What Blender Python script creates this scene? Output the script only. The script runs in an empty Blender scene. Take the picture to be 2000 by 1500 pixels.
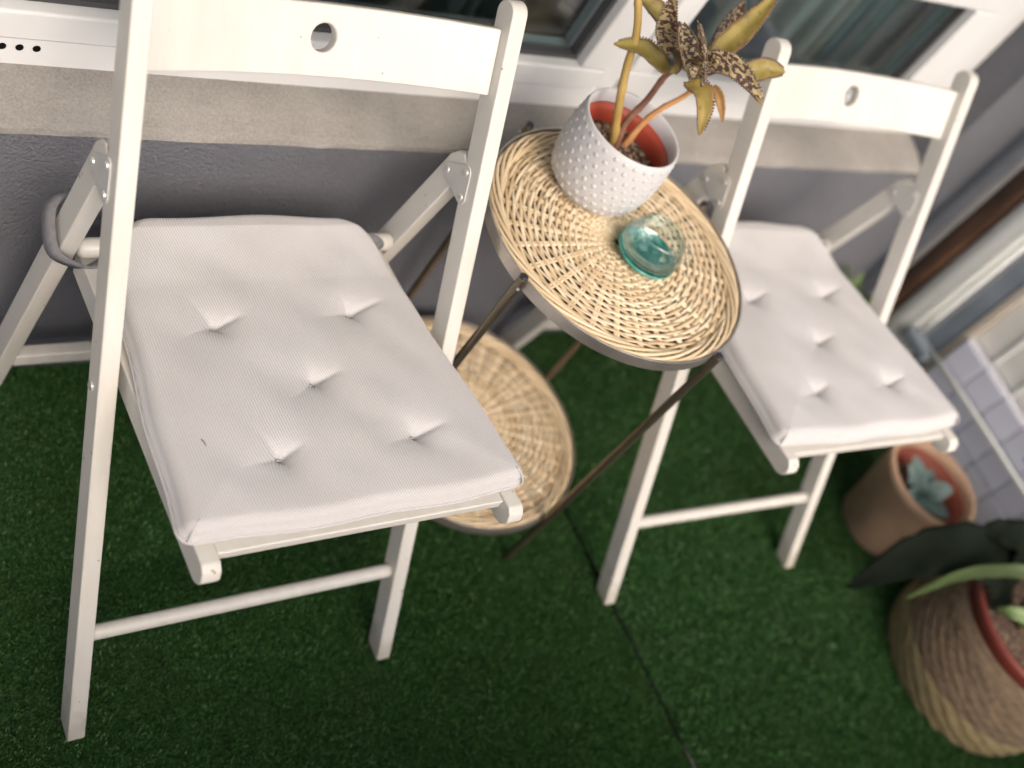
import bpy, bmesh, math, random
import numpy as np
from mathutils import Vector, Matrix
random.seed(7); RNG = np.random.default_rng(7)
SC = bpy.context.scene
COL = SC.collection
# ------------------------------------------------------------------ camera
cam = bpy.data.cameras.new('camera'); camo = bpy.data.objects.new('camera', cam); COL.objects.link(camo)
def look(yaw, pitch, roll):
    y, p, r = map(math.radians, (yaw, pitch, roll))
    f = Vector((math.sin(y)*math.cos(p), math.cos(y)*math.cos(p), math.sin(p)))
    rt = Vector((math.cos(y), -math.sin(y), 0)); up = rt.cross(f)
    return rt*math.cos(r)+up*math.sin(r), up*math.cos(r)-rt*math.sin(r), f
CR, CU, CF = look(56.8649, -43.7728, 41.1173)
camo.matrix_world = Matrix(((CR.x, CU.x, -CF.x, -0.6344), (CR.y, CU.y, -CF.y, -0.4103), (CR.z, CU.z, -CF.z, 1.4415), (0, 0, 0, 1)))
cam.sensor_fit = 'HORIZONTAL'; cam.sensor_width = 36; cam.lens = 36*2407/2000
cam.clip_start = 0.05; cam.clip_end = 2000
cam.dof.use_dof = True; cam.dof.focus_distance = 1.31; cam.dof.aperture_fstop = 2.35; cam.dof.aperture_blades = 0
SC.camera = camo
# ------------------------------------------------------------------ light
SUN_AZ, SUN_EL = math.radians(190), math.radians(43)      # azimuth from +y towards +x
wd = bpy.data.worlds.new('World'); SC.world = wd; wd.use_nodes = True
wn = wd.node_tree; bg = wn.nodes['Background']
sky = wn.nodes.new('ShaderNodeTexSky'); sky.sky_type = 'NISHITA'; sky.sun_disc = False
sky.sun_elevation = SUN_EL; sky.sun_rotation = SUN_AZ; sky.dust_density = 6; sky.ozone_density = 0.6; sky.air_density = 0.8
wn.links.new(sky.outputs[0], bg.inputs[0]); bg.inputs[1].default_value = 0.15
sl = bpy.data.lights.new('sun', 'SUN'); sl.energy = .5; sl.angle = math.radians(50); sl.color = (1, .985, .965)
so = bpy.data.objects.new('sun', sl); COL.objects.link(so)
sdir = Vector((math.sin(SUN_AZ)*math.cos(SUN_EL), math.cos(SUN_AZ)*math.cos(SUN_EL), math.sin(SUN_EL)))
so.rotation_euler = sdir.to_track_quat('Z', 'Y').to_euler(); so.location = (2, -6, 6)
SC.view_settings.view_transform = 'Standard'; SC.view_settings.look = 'None'
SC.view_settings.exposure = .86; SC.view_settings.gamma = 1
# ------------------------------------------------------------------ materials
class NT:
    def __init__(s, name):
        s.m = bpy.data.materials.new(name); s.m.use_nodes = True; s.t = s.m.node_tree
        s.b = s.t.nodes['Principled BSDF']; s.n = s.t.nodes
        s.tc = s.n.new('ShaderNodeTexCoord')
    def new(s, k, **kw):
        nd = s.n.new('ShaderNode'+k)
        for a, v in kw.items(): setattr(nd, a, v)
        return nd
    def L(s, a, b): s.t.links.new(a, b)
    def setp(s, **kw):
        for k, v in kw.items(): s.b.inputs[k.replace('_', ' ')].default_value = v
    def noise(s, scale, detail=3, rough=.55, vec=None, stretch=None):
        nz = s.new('TexNoise'); nz.inputs['Scale'].default_value = scale; nz.inputs['Detail'].default_value = detail; nz.inputs['Roughness'].default_value = rough
        v = vec or s.tc.outputs['Object']
        if stretch:
            mp = s.new('Mapping'); mp.inputs['Scale'].default_value = stretch; s.L(v, mp.inputs[0]); v = mp.outputs[0]
        s.L(v, nz.inputs['Vector']); return nz.outputs['Fac']
    def ramp(s, fac, *stops):
        r = s.new('ValToRGB'); e = r.color_ramp.elements
        while len(e) < len(stops): e.new(.5)
        for i, (p, c) in enumerate(stops):
            e[i].position = p; e[i].color = (*c, 1) if len(c) == 3 else c
        s.L(fac, r.inputs[0]); return r.outputs[0]
    def mix(s, fac, a, b, mode='MIX'):
        mx = s.new('Mix', data_type='RGBA', blend_type=mode)
        for sock, v in ((mx.inputs[0], fac), (mx.inputs[6], a), (mx.inputs[7], b)):
            if isinstance(v, (int, float)): sock.default_value = v
            elif isinstance(v, tuple): sock.default_value = (*v, 1)
            else: s.L(v, sock)
        return mx.outputs[2]
    def color(s, c): s.L(c, s.b.inputs['Base Color'])
    def bump(s, h, strength=.3, dist=.002):
        bp = s.new('Bump'); bp.inputs['Strength'].default_value = strength; bp.inputs['Distance'].default_value = dist
        s.L(h, bp.inputs['Height']); s.L(bp.outputs[0], s.b.inputs['Normal'])
def simple(name, c, rough=.5, var=.12, scale=20, bump=0, metal=0, bs=None, bd=.001):
    t = NT(name); n = t.noise(scale)
    t.color(t.ramp(n, (.3, tuple(x*(1-var) for x in c)), (.7, tuple(min(1, x*(1+var)) for x in c))))
    t.setp(Roughness=rough, Metallic=metal)
    if bump: t.bump(t.noise(bs or scale*4), bump, bd)
    return t.m
M = {}
# white painted wood with faint brush grain and tiny knocks
t = NT('white_paint'); n = t.noise(9, 4)
c = t.ramp(n, (.3, (.57, .55, .505)), (.7, (.62, .60, .555)))
sp = t.noise(95, 1); c = t.mix(.5, c, t.ramp(t.noise(55, 4, .6, stretch=(1, .25, .12)), (.3, (.52, .50, .455)), (.7, (.63, .61, .57)))); szp = t.new('SeparateXYZ'); t.L(t.tc.outputs['Object'], szp.inputs[0]); gr = t.new('Math', operation='MULTIPLY_ADD'); t.L(t.noise(24, 4), gr.inputs[0]); gr.inputs[1].default_value = .16; t.L(szp.outputs[2], gr.inputs[2])
c = t.mix(t.ramp(gr.outputs[0], (.085, (.55, .55, .55)), (.125, (0, 0, 0))), c, (.30, .27, .20))
chip = t.ramp(sp, (.755, (0, 0, 0)), (.775, (1, 1, 1)))
c = t.mix(chip, c, (.33, .27, .2)); t.color(c); t.setp(Roughness=.42, Coat_Weight=.12, Coat_Roughness=.3)
t.bump(t.noise(120, 4, .6, stretch=(1, .3, .15)), .25, .0008); M['paint'] = t.m
# cushion fabric: fine two-tone stripes
t = NT('striped_fabric'); sx = t.new('SeparateXYZ'); t.L(t.tc.outputs['Object'], sx.inputs[0])
def sine(tt, sock, freq, wob=None):
    m1 = tt.new('Math', operation='MULTIPLY'); tt.L(sock, m1.inputs[0]); m1.inputs[1].default_value = freq
    src = m1.outputs[0]
    if wob is not None:
        m2 = tt.new('Math', operation='ADD'); tt.L(src, m2.inputs[0]); tt.L(wob, m2.inputs[1]); src = m2.outputs[0]
    m3 = tt.new('Math', operation='SINE'); tt.L(src, m3.inputs[0])
    m4 = tt.new('Math', operation='MULTIPLY_ADD'); tt.L(m3.outputs[0], m4.inputs[0]); m4.inputs[1].default_value = .5; m4.inputs[2].default_value = .5
    return m4.outputs[0]
k1 = t.new('Math', operation='MULTIPLY_ADD'); t.L(sx.outputs[1], k1.inputs[0]); k1.inputs[1].default_value = .12; t.L(sx.outputs[2], k1.inputs[2])
k2 = t.new('Math', operation='ADD'); t.L(k1.outputs[0], k2.inputs[0]); t.L(sx.outputs[0], k2.inputs[1])
st = sine(t, k2.outputs[0], 2*math.pi/.0031); wv = t.noise(900, 1)
c = t.ramp(st, (.15, (.39, .385, .405)), (.8, (.565, .545, .525)))
c = t.mix(.22, c, t.ramp(wv, (.3, (.33, .33, .345)), (.7, (.65, .63, .615))))
big = t.noise(7, 3); c = t.mix(.14, c, t.ramp(big, (.35, (.51, .47, .44)), (.65, (.55, .55, .61))))
t.color(c); t.setp(Roughness=.92, Sheen_Weight=.25, Sheen_Roughness=.5)
ad = t.new('Math', operation='ADD'); t.L(st, ad.inputs[0]); t.L(wv, ad.inputs[1]); t.bump(ad.outputs[0], .3, .0007); M['fabric'] = t.m
M['strap'] = simple('grey_webbing', (.155, .155, .165), .9, .12, 160, .4, bs=600)
# turf
t = NT('turf_fibre'); g = t.new('NewGeometry')
c = t.ramp(g.outputs['Random Per Island'], (.0, (.018, .064, .013)), (.55, (.040, .122, .028)), (.88, (.062, .17, .044)), (1, (.20, .31, .16)))
pt = t.noise(3.2, 3); c = t.mix(t.ramp(pt, (.4, (0, 0, 0)), (.7, (.35, .35, .35))), c, (.05, .11, .034)); c = t.mix(t.ramp(t.noise(9, 4, .65), (.52, (0, 0, 0)), (.75, (.4, .4, .4))), c, (.06, .085, .034)); t.color(c); t.setp(Roughness=.5, Specular_IOR_Level=.35); M['turf'] = t.m
M['turf_back'] = simple('turf_backing', (.03, .085, .026), .95, .3, 60)
# walls
t = NT('grey_stucco'); n = t.noise(5, 4); c = t.ramp(n, (.3, (.134, .138, .159)), (.7, (.167, .171, .194)))
c = t.mix(t.ramp(t.noise(70, 2), (.55, (0, 0, 0)), (.8, (.5, .5, .5))), c, (.205, .203, .216)); t.color(c); t.setp(Roughness=.9)
t.bump(t.noise(210, 4, .65), 1.0, .0065); M['stucco'] = t.m
t = NT('bare_concrete'); n = t.noise(11, 6, .62); c = t.ramp(n, (.25, (.185, .173, .158)), (.5, (.245, .232, .215)), (.75, (.295, .28, .262)))
pit = t.noise(190, 3); c = t.mix(t.ramp(pit, (.24, (.7, .7, .7)), (.36, (0, 0, 0))), c, (.16, .145, .13)); c = t.mix(.35, c, t.ramp(t.noise(330, 2), (.3, (.19, .175, .16)), (.7, (.40, .375, .345)))); t.color(c); t.setp(Roughness=.93)
t.bump(t.noise(90, 5), .6, .003); M['concrete'] = t.m
M['plaster'] = simple('pale_plaster', (.62, .61, .59), .9, .06, 6, .3, bs=90)
M['pvc'] = simple('white_pvc', (.64, .645, .645), .3, .03, 14)
M['gasket'] = simple('dark_gasket', (.05, .052, .055), .6, .1)
M['black'] = simple('black_hole', (.006, .006, .006), .95, .1)
M['black'].node_tree.nodes['Principled BSDF'].inputs['Specular IOR Level'].default_value = .05
def thin_glass(name, tint, lo, hi):
    t = NT(name); out = t.n['Material Output']; tr = t.new('BsdfTransparent'); tr.inputs[0].default_value = (*tint, 1)
    gl = t.new('BsdfGlossy'); gl.inputs['Roughness'].default_value = .03; lw = t.new('LayerWeight'); lw.inputs[0].default_value = .5; fr = t.ramp(lw.outputs['Facing'], (0, (lo,)*3), (.5, (lo*2,)*3), (.8, (hi*.45,)*3), (1, (hi,)*3)); t.L(t.ramp(lw.outputs['Facing'], (.3, tint), (.9, tuple(x*x*.8 for x in tint))), tr.inputs[0])
    mx = t.new('MixShader'); t.L(fr, mx.inputs[0]); t.L(tr.outputs[0], mx.inputs[1]); t.L(gl.outputs[0], mx.inputs[2]); t.L(mx.outputs[0], out.inputs[0])
    return t.m
M['glass'] = thin_glass('window_glass', (.86, .93, .93), .07, .9)
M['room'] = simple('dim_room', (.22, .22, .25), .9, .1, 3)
M['curtain'] = simple('teal_curtain', (.30, .37, .375), .9, .3, 8)
M['curtain2'] = simple('navy_curtain', (.16, .165, .20), .9, .3, 8)
M['brownball'] = simple('brown_clay', (.34, .21, .12), .8, .2, 25)
M['galv'] = simple('painted_steel', (.60, .60, .575), .35, .05, 30, metal=.25)
M['rivet'] = simple('rivet_steel', (.72, .71, .68), .28, .05, 30, metal=.6)
M['bronze'] = simple('bronze_tube', (.20, .17, .125), .32, .15, 30, metal=.85)
M['band'] = simple('steel_band', (.50, .46, .42), .36, .15, 24, metal=.85)
M['cap'] = simple('black_plastic', (.018, .018, .022), .4, .1)
# rattan: paler and darker strands
t = NT('rattan'); g = t.new('NewGeometry')
c = t.ramp(g.outputs['Random Per Island'], (0, (.54, .41, .25)), (.5, (.65, .52, .345)), (1, (.74, .62, .45)))
c = t.mix(t.ramp(t.noise(26, 3), (.5, (0, 0, 0)), (.75, (.45, .45, .45))), c, (.46, .33, .19)); t.color(c); t.setp(Roughness=.5, Coat_Weight=.1, Coat_Roughness=.35)
t.bump(t.noise(500, 2), .25, .0005); M['rattan'] = t.m
M['tray_dark'] = simple('weave_gap_dark', (.06, .038, .02), .9, .2)
M['ceramic'] = simple('white_ceramic', (.53, .527, .537), .42, .03, 10)
M['redplastic'] = simple('red_plastic', (.34, .055, .03), .5, .14, 12)
M['redpot'] = simple('dark_red_plastic', (.15, .028, .02), .5, .14, 12)
t = NT('potting_soil'); c = t.ramp(t.noise(160, 3), (.35, (.03, .018, .013)), (.55, (.10, .062, .042)), (.68, (.34, .26, .18))); t.color(c); t.setp(Roughness=.95); t.bump(t.noise(140, 3), 1, .004); M['soil'] = t.m
M['pebble'] = simple('soil_chip', (.30, .235, .165), .9, .5, 30)
t = NT('olive_leaf'); c = t.ramp(t.noise(38, 3), (.3, (.19, .145, .03)), (.6, (.28, .215, .055)), (.8, (.36, .27, .09)))
c = t.mix(t.ramp(t.noise(120, 2), (.6, (0, 0, 0)), (.72, (.7, .7, .7))), c, (.10, .065, .03))
atn = t.new('Attribute', attribute_name='margin'); c = t.mix(t.ramp(atn.outputs['Fac'], (.0, (.35, .35, .35)), (.12, (0, 0, 0)), (.62, (0, 0, 0)), (1, (.8, .8, .8))), c, (.22, .105, .045))
oi = t.new('ObjectInfo'); c = t.mix(t.ramp(oi.outputs['Random'], (0, (0, 0, 0)), (1, (.5, .5, .5))), c, (.20, .17, .035)); t.color(c); t.setp(Roughness=.55, Subsurface_Weight=.05); t.bump(t.noise(90, 2), .2, .001); M['leaf'] = t.m
t = NT('mottled_leaf'); nz = t.noise(150, 2, .6, stretch=(1, 1, 2.0)); c = t.ramp(nz, (.44, (.055, .03, .03)), (.5, (.10, .06, .045)), (.53, (.40, .32, .17)), (.8, (.34, .27, .11))); t.color(c); t.setp(Roughness=.5, Subsurface_Weight=.05); M['mottle'] = t.m
M['tooth'] = simple('leaf_plantlet', (.16, .12, .085), .6, .35, 60)
M['dryleaf'] = simple('dry_leaf', (.30, .17, .06), .7, .3, 60)
t = NT('succulent_stem'); c = t.ramp(t.noise(40, 3, stretch=(1, 1, .4)), (.3, (.30, .20, .06)), (.6, (.42, .29, .09)), (.8, (.33, .17, .08))); t.color(c); t.setp(Roughness=.45); M['stem1'] = t.m
M['stem2'] = simple('brown_stem', (.20, .095, .06), .5, .3, 50)
M['stem3'] = simple('orange_stem', (.50, .25, .10), .5, .25, 50)
M['clear'] = thin_glass('clear_glass', (.94, .985, .98), .09, .8)
t = NT('turquoise_glass'); c = t.ramp(t.noise(110, 2), (.35, (.04, .30, .25)), (.55, (.12, .48, .41)), (.75, (.42, .72, .64))); t.color(c); t.setp(Roughness=.15, Transmission_Weight=.25, IOR=1.45); M['turq'] = t.m
M['terracotta'] = simple('terracotta', (.46, .30, .20), .85, .14, 14, .15)
M['terra_in'] = simple('red_inner_pot', (.22, .05, .03), .7, .2, 14)
M['succ'] = simple('blue_green_leaf', (.13, .20, .19), .5, .2, 30)
M['darkleaf'] = simple('dark_leaf', (.010, .014, .010), .75, .3, 12)
M['darkleaf'].node_tree.nodes['Principled BSDF'].inputs['Specular IOR Level'].default_value = .02
M['midleaf'] = simple('green_blade', (.045, .075, .016), .5, .25, 20)
M['paleleaf'] = simple('pale_green_stalk', (.13, .20, .07), .5, .15, 20)
def woven(name, a, b, sc):
    t = NT(name); n1 = t.noise(sc, 3, .6, stretch=(1, 1, 3.2)); c = t.ramp(n1, (.3, a), (.7, b)); t.color(c); t.setp(Roughness=.9); t.bump(n1, .8, .004); return t.m
M['jute'] = woven('brown_jute', (.075, .052, .033), (.19, .135, .085), 60)
M['straw'] = woven('pale_straw', (.19, .145, .07), (.29, .23, .12), 50)
M['tile'] = simple('blue_grey_tile', (.66, .68, .80), .4, .08, 3)
M['grout'] = simple('tile_grout', (.52, .52, .57), .9, .1)
M['board'] = simple('grey_board', (.70, .69, .65), .6, .06, 5)
M['boardline'] = simple('pale_board_strip', (.80, .82, .78), .5, .05)
M['beige'] = simple('beige_trim', (.52, .46, .39), .6, .08)
M['slate'] = simple('slate_blue', (.19, .225, .265), .5, .2, 9)
M['pipe'] = simple('grey_pipe', (.76, .78, .75), .4, .05, 5)
t = NT('rusty_wood'); n1 = t.noise(14, 5, .6, stretch=(1, 1, .18)); c = t.ramp(n1, (.36, (.018, .012, .009)), (.52, (.085, .042, .022)), (.66, (.20, .10, .05))); t.color(c); t.setp(Roughness=.85); t.bump(n1, .5, .004); M['wood'] = t.m
M['greytrim'] = simple('grey_trim', (.34, .33, .32), .7, .12, 20)
M['airer'] = simple('white_enamel', (.74, .77, .74), .35, .04)
M['grassfar'] = simple('lawn_far', (.07, .11, .04), .95, .4, .4)
# ------------------------------------------------------------------ helpers
def obj(name, me, mat, parent=None, smooth=False, bevel=0, seg=2):
    if isinstance(me, bmesh.types.BMesh):
        b = me; me = bpy.data.meshes.new(name); bmesh.ops.recalc_face_normals(b, faces=b.faces); b.to_mesh(me); b.free()
    o = bpy.data.objects.new(name, me); COL.objects.link(o)
    if mat is not None: me.materials.append(M[mat])
    if parent: o.parent = parent
    if smooth:
        for p in me.polygons: p.use_smooth = True
    if bevel:
        bv = o.modifiers.new('bevel', 'BEVEL'); bv.width = bevel; bv.segments = seg; bv.limit_method = 'ANGLE'; bv.angle_limit = math.radians(35); bv.harden_normals = False
        for p in me.polygons: p.use_smooth = True
        me.shade_smooth()
        wn_ = o.modifiers.new('normals', 'WEIGHTED_NORMAL'); wn_.keep_sharp = True
    return o
def tag(o, label, cat, group=None):
    o['label'] = label; o['category'] = cat
    if group: o['group'] = group
    return o
def kind(o, k): o['kind'] = k; return o
def thing(name, label, cat, loc=(0, 0, 0), rz=0, group=None):
    o = bpy.data.objects.new(name, None); COL.objects.link(o); o.empty_display_size = .05
    o.location = loc; o.rotation_euler = (0, 0, rz); return tag(o, label, cat, group)
def copy_tree(o, parent=None):
    c = o.copy(); COL.objects.link(c)
    if parent: c.parent = parent
    for ch in o.children: copy_tree(ch, c)
    return c
def box(x0, x1, y0, y1, z0, z1, b=None):
    b = b or bmesh.new()
    v = [b.verts.new(p) for p in ((x0, y0, z0), (x1, y0, z0), (x1, y1, z0), (x0, y1, z0), (x0, y0, z1), (x1, y0, z1), (x1, y1, z1), (x0, y1, z1))]
    for f in ((0, 3, 2, 1), (4, 5, 6, 7), (0, 1, 5, 4), (1, 2, 6, 5), (2, 3, 7, 6), (3, 0, 4, 7)): b.faces.new([v[i] for i in f])
    return b
def prism_yz(poly, x0, x1, b=None):
    b = b or bmesh.new()
    A = [b.verts.new((x0, y, z)) for y, z in poly]; B = [b.verts.new((x1, y, z)) for y, z in poly]
    b.faces.new(A); b.faces.new(B[::-1]); n = len(poly)
    for i in range(n): b.faces.new((A[i], B[i], B[(i+1) % n], A[(i+1) % n]))
    return b
def spline(pts, n):
    P = [Vector(p) for p in pts]; P = [P[0]*2-P[1]]+P+[P[-1]*2-P[-2]]; out = []
    m = len(P)-3
    for i in range(n+1):
        u = i/n*m; k = min(int(u), m-1); f = u-k; a, b_, c_, d_ = P[k:k+4]
        out.append(.5*((2*b_)+(c_-a)*f+(2*a-5*b_+4*c_-d_)*f*f+(3*b_-a-3*c_+d_)*f**3))
    return out
def tube(pts, r, sides=10, b=None, closed=False, caps=True):
    b = b or bmesh.new(); P = [Vector(p) for p in pts]; n = len(P); rings = []; ref = None
    for i in range(n):
        if closed: tg = P[(i+1) % n]-P[i-1]
        else: tg = P[min(i+1, n-1)]-P[max(i-1, 0)]
        tg.normalize()
        if ref is None: ref = Vector((0, 0, 1)) if abs(tg.z) < .9 else Vector((1, 0, 0))
        u = (ref-tg*ref.dot(tg)).normalized(); ref = u; w = tg.cross(u)
        rr = r[i] if isinstance(r, (list, tuple)) else r
        rings.append([b.verts.new(P[i]+(u*math.cos(2*math.pi*k/sides)+w*math.sin(2*math.pi*k/sides))*rr) for k in range(sides)])
    for i in range(n if closed else n-1):
        A, B = rings[i], rings[(i+1) % n]
        for k in range(sides): b.faces.new((A[k], A[(k+1) % sides], B[(k+1) % sides], B[k]))
    if caps and not closed: b.faces.new(rings[0][::-1]); b.faces.new(rings[-1])
    return b
def lathe(prof, seg=48, cx=0, cy=0, b=None, closed=False):
    b = b or bmesh.new(); R = []
    for r, z in prof:
        if r < 1e-6: R.append([b.verts.new((cx, cy, z))])
        else: R.append([b.verts.new((cx+r*math.cos(2*math.pi*k/seg), cy+r*math.sin(2*math.pi*k/seg), z)) for k in range(seg)])
    pairs = list(zip(R, R[1:]))+([(R[-1], R[0])] if closed else [])
    for A, B in pairs:
        for k in range(seg):
            k2 = (k+1) % seg
            if len(A) == 1 and len(B) == 1: continue
            if len(A) == 1: b.faces.new((A[0], B[k2], B[k]))
            elif len(B) == 1: b.faces.new((A[k], A[k2], B[0]))
            else: b.faces.new((A[k], A[k2], B[k2], B[k]))
    return b
def hull2(pts):
    pts = sorted(set(pts))
    def half(ps):
        h = []
        for p in ps:
            while len(h) > 1 and (h[-1][0]-h[-2][0])*(p[1]-h[-2][1])-(h[-1][1]-h[-2][1])*(p[0]-h[-2][0]) <= 0: h.pop()
            h.append(p)
        return h
    return half(pts)[:-1]+half(pts[::-1])[:-1]
def fast_mesh(name, V, Fc):
    me = bpy.data.meshes.new(name); k = Fc.shape[1]
    me.vertices.add(len(V)); me.vertices.foreach_set('co', V.astype(np.float32).ravel())
    me.loops.add(Fc.size); me.loops.foreach_set('vertex_index', Fc.astype(np.int32).ravel())
    me.polygons.add(len(Fc)); me.polygons.foreach_set('loop_start', np.arange(0, Fc.size, k, dtype=np.int32))
    me.update(calc_edges=True); return me
# ------------------------------------------------------------------ setting
kind(obj('ground', box(-300, 300, -300, 300, -9.2, -9, None), 'grassfar'), 'structure')
kind(obj('floor', box(-3, 1.72, -.86, .64, -.2, -.009), 'concrete'), 'structure')
def turf(name, x0, x1, y0, y1, dens, slope, wk=1.0):
    # backing sheet and short curled fibres in one sheet; the long edge follows the seam
    n = int((x1-x0)*(y1-y0)*dens)
    x = RNG.uniform(x0, x1, n); y = RNG.uniform(y0, y1, n); x = x+slope*(y-.1)
    h = RNG.uniform(.0035, .0075, n); a = RNG.uniform(0, 2*np.pi, n); w = RNG.uniform(.0005, .0010, n)*wk
    ln = RNG.uniform(.0005, .0042, n); la = RNG.uniform(0, 2*np.pi, n)
    z0 = np.full(n, -.0058); tx, ty = x+ln*np.cos(la), y+ln*np.sin(la)
    p0 = np.c_[x-w*np.cos(a), y-w*np.sin(a), z0]; p1 = np.c_[x+w*np.cos(a), y+w*np.sin(a), z0]
    p2 = np.c_[tx+w*.8*np.cos(a+.5), ty+w*.8*np.sin(a+.5), z0+h]; p3 = np.c_[tx-w*.8*np.cos(a+.5), ty-w*.8*np.sin(a+.5), z0+h]
    V = np.stack([p0, p1, p2, p3], 1).reshape(-1, 3); i = np.arange(n)*4
    Fc = np.c_[i, i+1, i+2, i+3]
    o = kind(obj(name, fast_mesh(name, V, Fc), 'turf'), 'stuff')
    b = bmesh.new()
    c = [(x0+slope*(y0-.1), y0), (x1+slope*(y0-.1), y0), (x1+slope*(y1-.1), y1), (x0+slope*(y1-.1), y1)]
    A = [b.verts.new((*p, -.0085)) for p in c]; B = [b.verts.new((*p, -.0055)) for p in c]
    b.faces.new(A[::-1]); b.faces.new(B)
    for k in range(4): b.faces.new((A[k], A[(k+1) % 4], B[(k+1) % 4], B[k]))
    obj('turf_backing', b, 'turf_back', o)
    return o
tag(turf('artificial_grass', -.45, .6175, -.55, .512, 480000, -.048), 'dark green artificial grass strip under the nearer chair, left of the seam', 'artificial grass')
tag(turf('artificial_grass', .6295, 1.50, -.72, .512, 230000, -.048, 1.4), 'dark green artificial grass strip under the farther chair, right of the seam', 'artificial grass')
b = box(.605, .645, -.72, .5, -.0089, -.0087)
kind(obj('seam_dark_strip', b, 'black'), 'structure')  # black strip added under the seam, painting the gap's shade
# house wall with sill and window
WL = thing('house_wall', 'grey stucco house wall with bare concrete sill and white window', 'wall', (0, .515, 0))
def W(name, bm, mat, par=WL, bev=0):
    o = obj(name, bm, mat, par, bevel=bev); o.matrix_parent_inverse = Matrix.Translation((0, -.515, 0)) if par is WL else Matrix.Identity(4); return o
W('wall_face', prism_yz([(.515, -.2), (.515, .447), (.527, .447), (.66, .47), (.66, -.2)], -3, 1.349), 'stucco')
W('wall_pier', box(1.349, 2.2, .515, .70, -.2, 2.6), 'stucco')
W('lintel', box(-3, 1.349, .515, .70, 1.75, 2.6), 'stucco')
# sill: sloping rough concrete with an uneven front arris
b = bmesh.new(); nx = 130; rows = []
for i in range(nx+1):
    x = -2+(1.347+2)*i/nx if i < nx else 1.347
    e = RNG.normal(0, .0013)
    rows.append([b.verts.new(p) for p in ((x, .518, .4455), (x, .5135+e*.4, .4475), (x, .5145, .4545+e), (x, .522, .458+e*.6), (x, .552, .4665+RNG.normal(0, .0008)), (x, .596, .4765), (x, .64, .478), (x, .64, .4455))])
for A, B in zip(rows, rows[1:]):
    for k in range(8): b.faces.new((A[k], B[k], B[(k+1) % 8], A[(k+1) % 8]))
b.faces.new(rows[0]); b.faces.new(rows[-1][::-1])
o = W('sill', b, 'concrete')
WIN = obj('window', None, None, WL) if False else None
def frame_bar(x0, x1, z0, z1, y0=.59, y1=.655): return box(x0, x1, y0, y1, z0, z1)
wf = W('window_frame', frame_bar(-2, 1.345, .470, .512, .588), 'pvc', bev=.003)
def S(name, bm, mat, bev=0):
    o = obj(name, bm, mat, wf, bevel=bev); return o
S('sash_rail', box(-2, .545, .583, .645, .5125, .551), 'pvc', .004)
S('sash_rail', box(.5855, 1.265, .583, .645, .5125, .554), 'pvc', .004)
S('sash_stile', box(.497, .545, .5832, .645, .5515, 1.7), 'pvc', .004)
S('mullion', box(.5455, .585, .589, .655, .5125, 1.75), 'pvc', .003)
S('sash_stile', box(.5858, .630, .5832, .645, .5545, .7535), 'pvc', .004)
S('sash_stile', box(1.2, 1.262, .5832, .645, .5545, .7535), 'pvc', .004)
S('jamb', box(1.2655, 1.348, .588, .655, .5125, 1.75), 'pvc', .003)
S('transom', box(.5858, 1.265, .583, .65, .754, .83), 'pvc', .004)
S('gasket', box(-2, .4965, .6, .615, .5515, .5585), 'gasket')
S('gasket', box(.6305, 1.1995, .6, .615, .5545, .5595), 'gasket')
S('gasket', box(.490, .4968, .6, .615, .559, 1.7), 'gasket')
S('gasket', box(1.1935, 1.1998, .6, .615, .56, .7535), 'gasket')
S('pane', box(-2, .4895, .6195, .6235, .551, 1.7), 'glass')
S('pane', box(.6305, 1.1995, .6195, .6235, .5545, .7535), 'glass')
S('pane', box(.6305, 1.1995, .6195, .6235, .831, 1.7), 'glass')
for k in range(5):
    S('drain_hole', tube([(-.2545+.0175*(k-2), .5871, .4985), (-.2545+.0175*(k-2), .5885, .4985)], .0042, 12), 'black')
# room behind the window
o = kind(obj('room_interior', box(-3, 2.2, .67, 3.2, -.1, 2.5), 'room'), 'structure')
bm_ = bmesh.new(); bm_.from_mesh(o.data); bmesh.ops.delete(bm_, geom=[f for f in bm_.faces if f.calc_center_median().y < .7], context='FACES'); bmesh.ops.reverse_faces(bm_, faces=bm_.faces); bm_.to_mesh(o.data); bm_.free()
b = bmesh.new(); pr = None
for i in range(141):
    x = .80+i*.0032; y = .73+.026*math.sin(i*.30)+.012*math.sin(i*.83+1)
    cur = [b.verts.new((x, y, .30)), b.verts.new((x, y, 1.9))]
    if pr: b.faces.new((pr[0], cur[0], cur[1], pr[1]))
    pr = cur
o = tag(obj('curtain', b, 'curtain', smooth=True), 'teal grey curtain hanging behind the right window pane', 'curtain'); m_ = o.modifiers.new('thick', 'SOLIDIFY'); m_.thickness = .002
b = bmesh.new(); pr = None
for i in range(101):
    x = .36+i*.0042; y = .80+.02*math.sin(i*.33)+.01*math.sin(i*.9)
    cur = [b.verts.new((x, y, .30)), b.verts.new((x, y, 1.9))]
    if pr: b.faces.new((pr[0], cur[0], cur[1], pr[1]))
    pr = cur
o = tag(obj('curtain', b, 'curtain2', smooth=True), 'dark navy curtain behind the window mullion', 'curtain'); m_ = o.modifiers.new('thick', 'SOLIDIFY'); m_.thickness = .002
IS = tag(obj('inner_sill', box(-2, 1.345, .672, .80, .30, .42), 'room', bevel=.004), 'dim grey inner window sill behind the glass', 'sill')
o = tag(obj('clay_jar', lathe([(0, .421), (.035, .421), (.055, .44), (.062, .47), (.052, .50), (.035, .515), (.035, .52), (.028, .52), (.028, .50), (0, .50)], 32, .555, .735), 'brownball', smooth=True), 'round brown jar standing behind the window glass', 'jar')
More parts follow.
